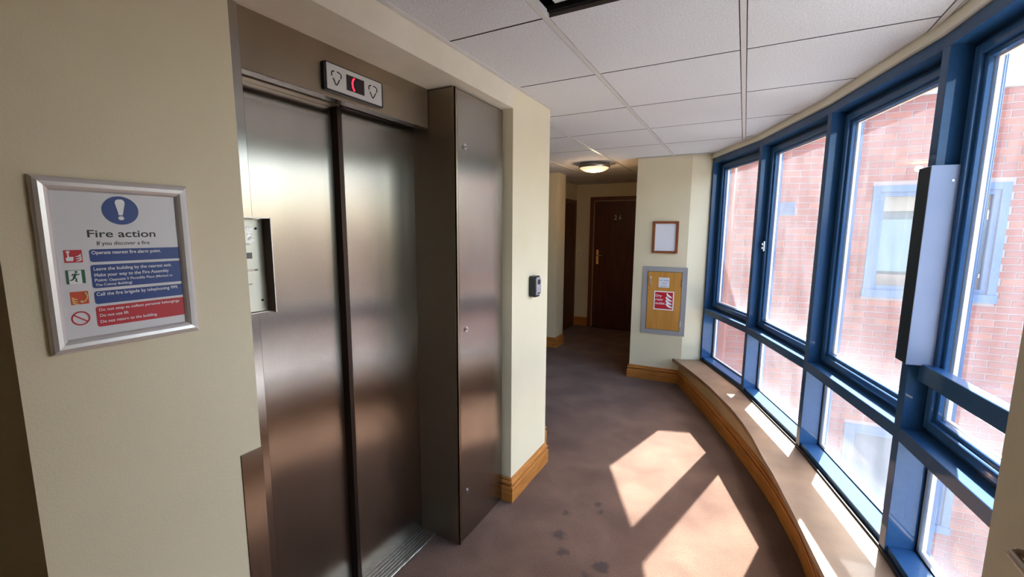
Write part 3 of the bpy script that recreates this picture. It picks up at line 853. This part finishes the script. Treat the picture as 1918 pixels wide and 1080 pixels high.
# ================================================================== END WALL ITEMS (face -Y)
wf = face_frame((-.72, 4.7147, 1.54), (1, .047, 0), (0, 0, 1))
pf = empty('picture_frame', M=wf, label='small reddish wooden frame with blank white sheet above the riser hatch', cat='picture frame')
bm = bmesh.new()
fx0, fx1, fz0, fz1, fw = -.125, .128, -.163, .166, .024
box(bm, (fx0, fz0, 0), (fx0 + fw, fz1, .018), .003); box(bm, (fx1 - fw, fz0, 0), (fx1, fz1, .018), .003)
box(bm, (fx0 + fw, fz0, 0), (fx1 - fw, fz0 + fw, .018), .003); box(bm, (fx0 + fw, fz1 - fw, 0), (fx1 - fw, fz1, .018), .003)
link('frame', bm, picfr_m, pf)
bx('sheet', (fx0 + .02, fz0 + .02, .002), (fx1 - .02, fz1 - .02, .006), paper_m, pf)
rh = empty('riser_hatch', M=face_frame((-.703, 4.7155, .873), (1, .047, 0), (0, 0, 1)), label='oak dry riser hatch in a flat grey frame on the end wall', cat='hatch')
bm = bmesh.new()
ax0, ax1, az0, az1, aw = -.222, .220, -.360, .362, .050
box(bm, (ax0, az0, 0), (ax0 + aw, az1, .008), .001); box(bm, (ax1 - aw, az0, 0), (ax1, az1, .008), .001)
box(bm, (ax0 + aw, az0, 0), (ax1 - aw, az0 + aw, .008), .001); box(bm, (ax0 + aw, az1 - aw, 0), (ax1 - aw, az1, .008), .001)
link('frame', bm, gray_m, rh)
bx('backing', (ax0 + .02, az0 + .02, .0005), (ax1 - .02, az1 - .02, .002), dark_m, rh)
dr = bx('door', (ax0 + aw + .004, az0 + aw + .004, .002), (ax1 - aw - .004, az1 - aw - .004, .012), oakdoor_m, rh, .001)
bm = bmesh.new(); tube(bm, [(-.140, .165, .012), (-.140, .165, .034), (-.140, .175, .040), (-.140, .245, .040), (-.140, .255, .034), (-.140, .255, .012)], .006); link('handle', bm, chrome_m, dr, 'small chrome bow handle')
for z in (-.225, .205):
    bx('hinge', (.160, z - .038, .008), (.176, z + .038, .016), chrome_m, dr, .002, 'silver hinge')
nt_ = bx('notice_sticker', (-.058, .146, .012), (.048, .250, .0128), paper_m, dr, 0, 'white printed notice')
for k, s_ in enumerate(('DRY RISER', 'VALVE', 'OUTLET')):
    wd_ = (.092, .050, .066)[k]
    text_on(nt_, s_, -.005 - wd_ / 2, .214 - k * .030, wd_, .0135, mat('grey_print_%d' % k, srgb(120, 122, 150), .6), .0129, .01)
st = bx('riser_sticker', (-.098, -.092, .012), (.100, .106, .013), swhite, dr, 0, 'red dry riser outlet sign')
bx('red_field', (-.088, -.082, .0128), (.090, .096, .0134), sred, st)
for k, (s_, wd_) in enumerate((('Dry', .062), ('riser', .078), ('outlet', .096))):
    text_on(st, s_, -.082, .046 - k * .040, wd_, .026, swhite, .0135, .028)
bm = bmesh.new()
for k in range(4):
    oy = .058 - k * .034; ox = .018 + (k == 3) * .004
    pts = [(0, .012), (.012, -.004), (.030, -.018), (.062, -.026), (.062, -.012), (.044, -.002), (.024, .012), (.010, .030)]
    if k == 0: pts = [(x_ * .9 + .006, y_ + .004) for x_, y_ in pts]
    flat(bm, [(ox + x_, oy + y_) for x_, y_ in pts], .0134, .0137)
link('flames', bm, swhite, st)

# light switch on the corridor corner
sw = empty('light_switch', M=face_frame((-2.40, 6.95, 1.20), (1, 0, 0), (0, 0, 1)), label='pale light switch on the corridor wall beside door 26', cat='switch')
bx('plate', (-.043, -.043, 0), (.043, .043, .010), mat('switch_plastic', srgb(220, 208, 184), .4), sw, .003)
bx('rocker', (-.012, -.018, .010), (.012, .018, .015), swhite, sw, .002)

# ceiling lamp ----------------------------------------------------------
lm = empty('ceiling_lamp', (-1.55, 4.86, CEIL), label='round flush ceiling lamp with warm diffuser and metal rim', cat='lamp')
bm = bmesh.new(); lathe(bm, [(.150, 0), (.172, -.003), (.176, -.030), (.170, -.046), (.150, -.046)], Matrix.Identity(4), 48); link('rim', bm, mat('satin_nickel', srgb(150, 142, 134), .35, .9), lm, smooth=False)
bm = bmesh.new(); lathe(bm, [(.163, -.044), (.160, -.050), (.140, -.066), (.105, -.080), (.060, -.089), (.012, -.092)], Matrix.Identity(4), 48); link('diffuser', bm, diff_m, lm, smooth=True)

ll = bpy.data.lights.new('lamp_glow', 'POINT'); ll.energy = 2.2; ll.color = (1.0, .66, .36); ll.shadow_soft_size = .03
lo_ = bpy.data.objects.new('lamp_glow', ll); COL.objects.link(lo_); lo_.location = (-1.55, 4.86, CEIL - .14)
# cover box on the mullion and guard rail -------------------------------
u3, n3, L3 = fdir(3)
M3 = face_frame((P[3].x, P[3].y, 0), (u3.x, u3.y, 0), (n3.x, n3.y, 0))
cb = empty('cover_box', M=M3, label='tall grey metal cover box fixed over the window mullion', cat='cover')
bx('casing', (-.012, -.020, 1.095), (.078, .118, 1.845), boxd_m, cb, .0015)
bx('lit_side_layer', (.077, -.021, 1.094), (.080, .119, 1.846), box_m, cb, .001, 'box side coloured pale grey-blue as its lit face')
bm = bmesh.new()
for (yy, zz, rr) in ((.045, 1.79, .0035), (.095, 1.108, .0025)):
    bm = bmesh.new(); cyl(bm, Matrix.Translation((.080, yy, zz)) @ Matrix.Rotation(math.pi / 2, 4, 'Y'), rr, .003, 12); link('screw', bm, chrome_m, cb)
gr = empty('guard_rail', M=M3, label='dark blue guard rail bar across the window beside the cover box', cat='rail')
bx('bar', (.056, .030, 1.030), (L3 - .03, .074, 1.100), blue_m, gr, .002)
bx('bracket', (.046, .036, 1.034), (.060, .070, 1.096), boxd_m, gr, .001)

# ================================================================== OUTSIDE
def brick_wall(name, A, B, z0, z1, holes, near, label):
    """wall with its outer face along A->B; the visible side is to the right of travel"""
    A = Vector(A); B = Vector(B); u = (B - A).normalized(); L = (B - A).length
    M = face_frame((A.x, A.y, 0), (u.x, u.y, 0), (-u.y, u.x, 0))      # local y goes away from us
    root = empty(name, M=M, label=label, cat='wall', kind='structure')
    bm = bmesh.new()
    # mortar core with holes : strips
    xs = sorted({0, L} | {h[0] for h in holes} | {h[1] for h in holes}); zs = sorted({z0, z1} | {h[2] for h in holes} | {h[3] for h in holes})
    for xa, xb in zip(xs, xs[1:]):
        for za, zb in zip(zs, zs[1:]):
            cx_, cz_ = (xa + xb) / 2, (za + zb) / 2
            if any(h[0] < cx_ < h[1] and h[2] < cz_ < h[3] for h in holes): continue
            box(bm, (xa, .006, za), (xb, .25, zb))
    link('mortar', bm, mortar_m, root)
    meshes = []
    PW, PH = .2368, .0790
    for k, mm in enumerate(brick_ms):
        b2 = bmesh.new(); box(b2, (0, 0, 0), (PW - .0105, .10, PH - .0105), .002)
        # worn corners: nudge
        for v in b2.verts: v.co += Vector((random.uniform(-.0008, .0008), random.uniform(-.0012, .0012), random.uniform(-.0008, .0008)))
        me = bpy.data.meshes.new('brick'); b2.to_mesh(me); b2.free(); me.materials.append(mm); meshes.append(me)
    rest = {k: bmesh.new() for k in range(3)}
    cnt = 0
    nz0, nz1 = math.floor(z0 / PH), math.ceil(z1 / PH)
    cand = []
    for r in range(nz0, nz1):
        z = r * PH
        if z + .01 < z0 or z + PH > z1 + .01: continue
        x = -PW + (0 if r % 2 else PW / 2)
        while x < L:
            a, b = max(x, 0), min(x + PW - .0105, L)
            for h in holes:
                if z + PH > h[2] + .02 and z < h[3] - .02 and a < h[1] and b > h[0]:
                    if a < h[0]: b = min(b, h[0] - .004)
                    elif b > h[1]: a = max(a, h[1] + .004)
                    else: b = a
            if b - a > .03: cand.append((a, b, z))
            x += PW
    def inn(c): return near[0] < c[0] + .1 < near[1] and near[2] < c[2] < near[3]
    cand.sort(key=lambda c: (0 if inn(c) else 1, -c[2]))
    for (a, b, z) in cand:
        k = random.choice((0, 0, 1, 2)); yj = random.uniform(-.003, .002)
        if inn((a, b, z)) and cnt < 295:
            o = bpy.data.objects.new('brick', meshes[k]); COL.objects.link(o); o.parent = root
            o.location = (a, yj, z); 
            if b - a < PW - .02: o.scale = ((b - a) / (PW - .0105), 1, 1)
            cnt += 1
        else:
            box(rest[k], (a, yj, z), (b, yj + .1, z + PH - .0105))
    for k in range(3):
        if rest[k].verts: tag(link('brick_courses', rest[k], brick_ms[k], root), kind='stuff')
        else: rest[k].free()
    bx('coping', (-.05 if name == 'wall_opposite' else 0, -.04, z1), (L + .02, .29, z1 + .09), stone_m, root)
    return root, M
A0, A1, B1 = (-1.0, 6.0), (1.15, 6.72), (6.2, 7.011)
# vent hole and two windows
VX0, VX1, VZ0, VZ1 = 1.445, 1.625, 1.817, 1.975
ra, MA = brick_wall('wall_opposite_angled', A0, A1, -3.0, 3.10, [], (.70, 2.4, .25, 2.72), 'angled brick wall seen through the two windows nearest the end wall')
hu = (.186, 1.392, .826, 2.158); hl = (.165, 1.30, -2.05, -.84)
rb, MB = brick_wall('wall_opposite', A1, B1, -3.0, 3.16, [hu, hl], (-.2, 1.95, -.55, 3.2), 'red brick wall with blue framed windows across the yard')
def outside_window(name, h, M, label, upper):
    root = empty(name, M=M, label=label, cat='window', kind='structure')
    x0, x1, z0, z1 = h
    bm = bmesh.new()
    fw = .075
    box(bm, (x0, -.012, z0), (x0 + fw, .10, z1), .002); box(bm, (x1 - fw, -.012, z0), (x1, .10, z1), .002)
    box(bm, (x0 + fw, -.012, z1 - fw), (x1 - fw, .10, z1), .002); box(bm, (x0 - .01, -.03, z0 - .01), (x1 + .01, .10, z0 + .085), .002)
    link('frame', bm, ofr_m, root)
    bm = bmesh.new(); s = .05; xa, xb, za, zb = x0 + fw, x1 - fw, z0 + .085, z1 - fw
    box(bm, (xa, .015, za), (xa + s, .08, zb), .002); box(bm, (xb - s, .015, za), (xb, .08, zb), .002)
    box(bm, (xa + s, .015, za), (xb - s, .08, za + s), .002); box(bm, (xa + s, .015, zb - s), (xb - s, .08, zb), .002)
    link('sash', bm, ofr_m, root)
    bx('pane', (xa + s, .05, za + s), (xb - s, .056, zb - s), clear_m, root)
    if upper:
        bx('blind', (xa, .14, za + .22), (xb, .15, zb - .32), blind_m, root, label='pale green-white blind')
        bx('blind_head', (xa, .13, zb - .22), (xb, .15, zb), blindc_m, root, label='cream head of the blind')
        bx('desk_edge', (xa, .16, za), (xb, .20, za + .18), mat('desk_tan', srgb(150, 126, 100), .6), root)
        bx('room_back', (xa, .22, za), (xb, .24, zb), mat('pale_room', srgb(104, 118, 122), .8), root)
    else:
        bx('room_back', (xa, .20, za), (xb, .22, zb), mat('dark_room', srgb(70, 84, 96), .8), root)
    return root
outside_window('window_opposite', hu, MB, 'blue framed window in the brick wall opposite at eye level', True)
outside_window('window_opposite_low', hl, MB, 'dark blue framed window lower in the brick wall opposite', False)
vt = empty('air_vent', M=MA, label='small louvred grey-blue vent grille in the brick wall', cat='vent')
bm = bmesh.new()
box(bm, (VX0, -.012, VZ0), (VX0 + .014, .004, VZ1)); box(bm, (VX1 - .014, -.012, VZ0), (VX1, .004, VZ1)); box(bm, (VX0, -.012, VZ0), (VX1, .004, VZ0 + .012)); box(bm, (VX0, -.012, VZ1 - .012), (VX1, .004, VZ1))
link('vent_frame', bm, ofr_m, vt)
for k in range(7):
    bm = bmesh.new(); box(bm, (VX0 + .014, -.010, 0), (VX1 - .014, -.004, .013)); 
    bmesh.ops.transform(bm, matrix=Matrix.Translation((0, 0, VZ0 + .014 + k * .0195)), verts=bm.verts[:])
    link('slat', bm, ofr_m, vt)
# yard paving far below
bm = bmesh.new(); prism(bm, [(-1.0, 4.5), (-1, 6.2), (1.2, 6.9), (6.2, 7.1), (14, 7.2), (14, -8), (-1, -8)], -3.2, -3.0)
struct(link('floor_yard', bm, paving_m), 'pale yard paving far below the windows', 'ground')
# our own facade: below the glass and the flank beyond the last mullion
bm = bmesh.new()
ol = offset_line(.155); ol2 = offset_line(.05)
prism(bm, ol + ol2[::-1], -3.0, .262)
struct(link('wall_facade_below', bm, brick_ms[0]), 'brick facade below the curved windows')
bm = bmesh.new()
prism(bm, ol + ol2[::-1], 2.309, 3.6)
struct(link('wall_facade_above', bm, brick_ms[0]), 'brick facade above the curved windows')
bm = bmesh.new()
prism(bm, [(-.33, 4.83), (-.12, 4.912), (-.12, 6.30), (-.60, 6.14), (-.60, 5.2), (-.33, 5.1)], -3.0, 3.6)
struct(link('wall_facade_flank', bm, brick_ms[1]), 'brick flank beside the last window')

# ------------------------------------------------------------------ fit lettering
bpy.context.view_layer.update()
for o, x0, y0, width, height, z in TEXTS:
    d = o.dimensions
    s_ = o.data.body
    asc = .735  # cap height of the built-in face at size 1
    sx = width / max(d.x, 1e-4); sy = height / asc
    o.scale = (sx, sy, 0.05)
    bb = o.bound_box
    o.location = (x0 - bb[0][0] * sx, y0, z)
dg = bpy.context.evaluated_depsgraph_get()
for o, *_ in TEXTS:
    me = bpy.data.meshes.new_from_object(o.evaluated_get(dg))
    n_ = bpy.data.objects.new('lettering', me)
    COL.objects.link(n_); n_.parent = o.parent; n_.location = o.location; n_.scale = o.scale
    c_ = o.data
    bpy.data.objects.remove(o, do_unlink=True); bpy.data.curves.remove(c_)
bpy.context.view_layer.update()
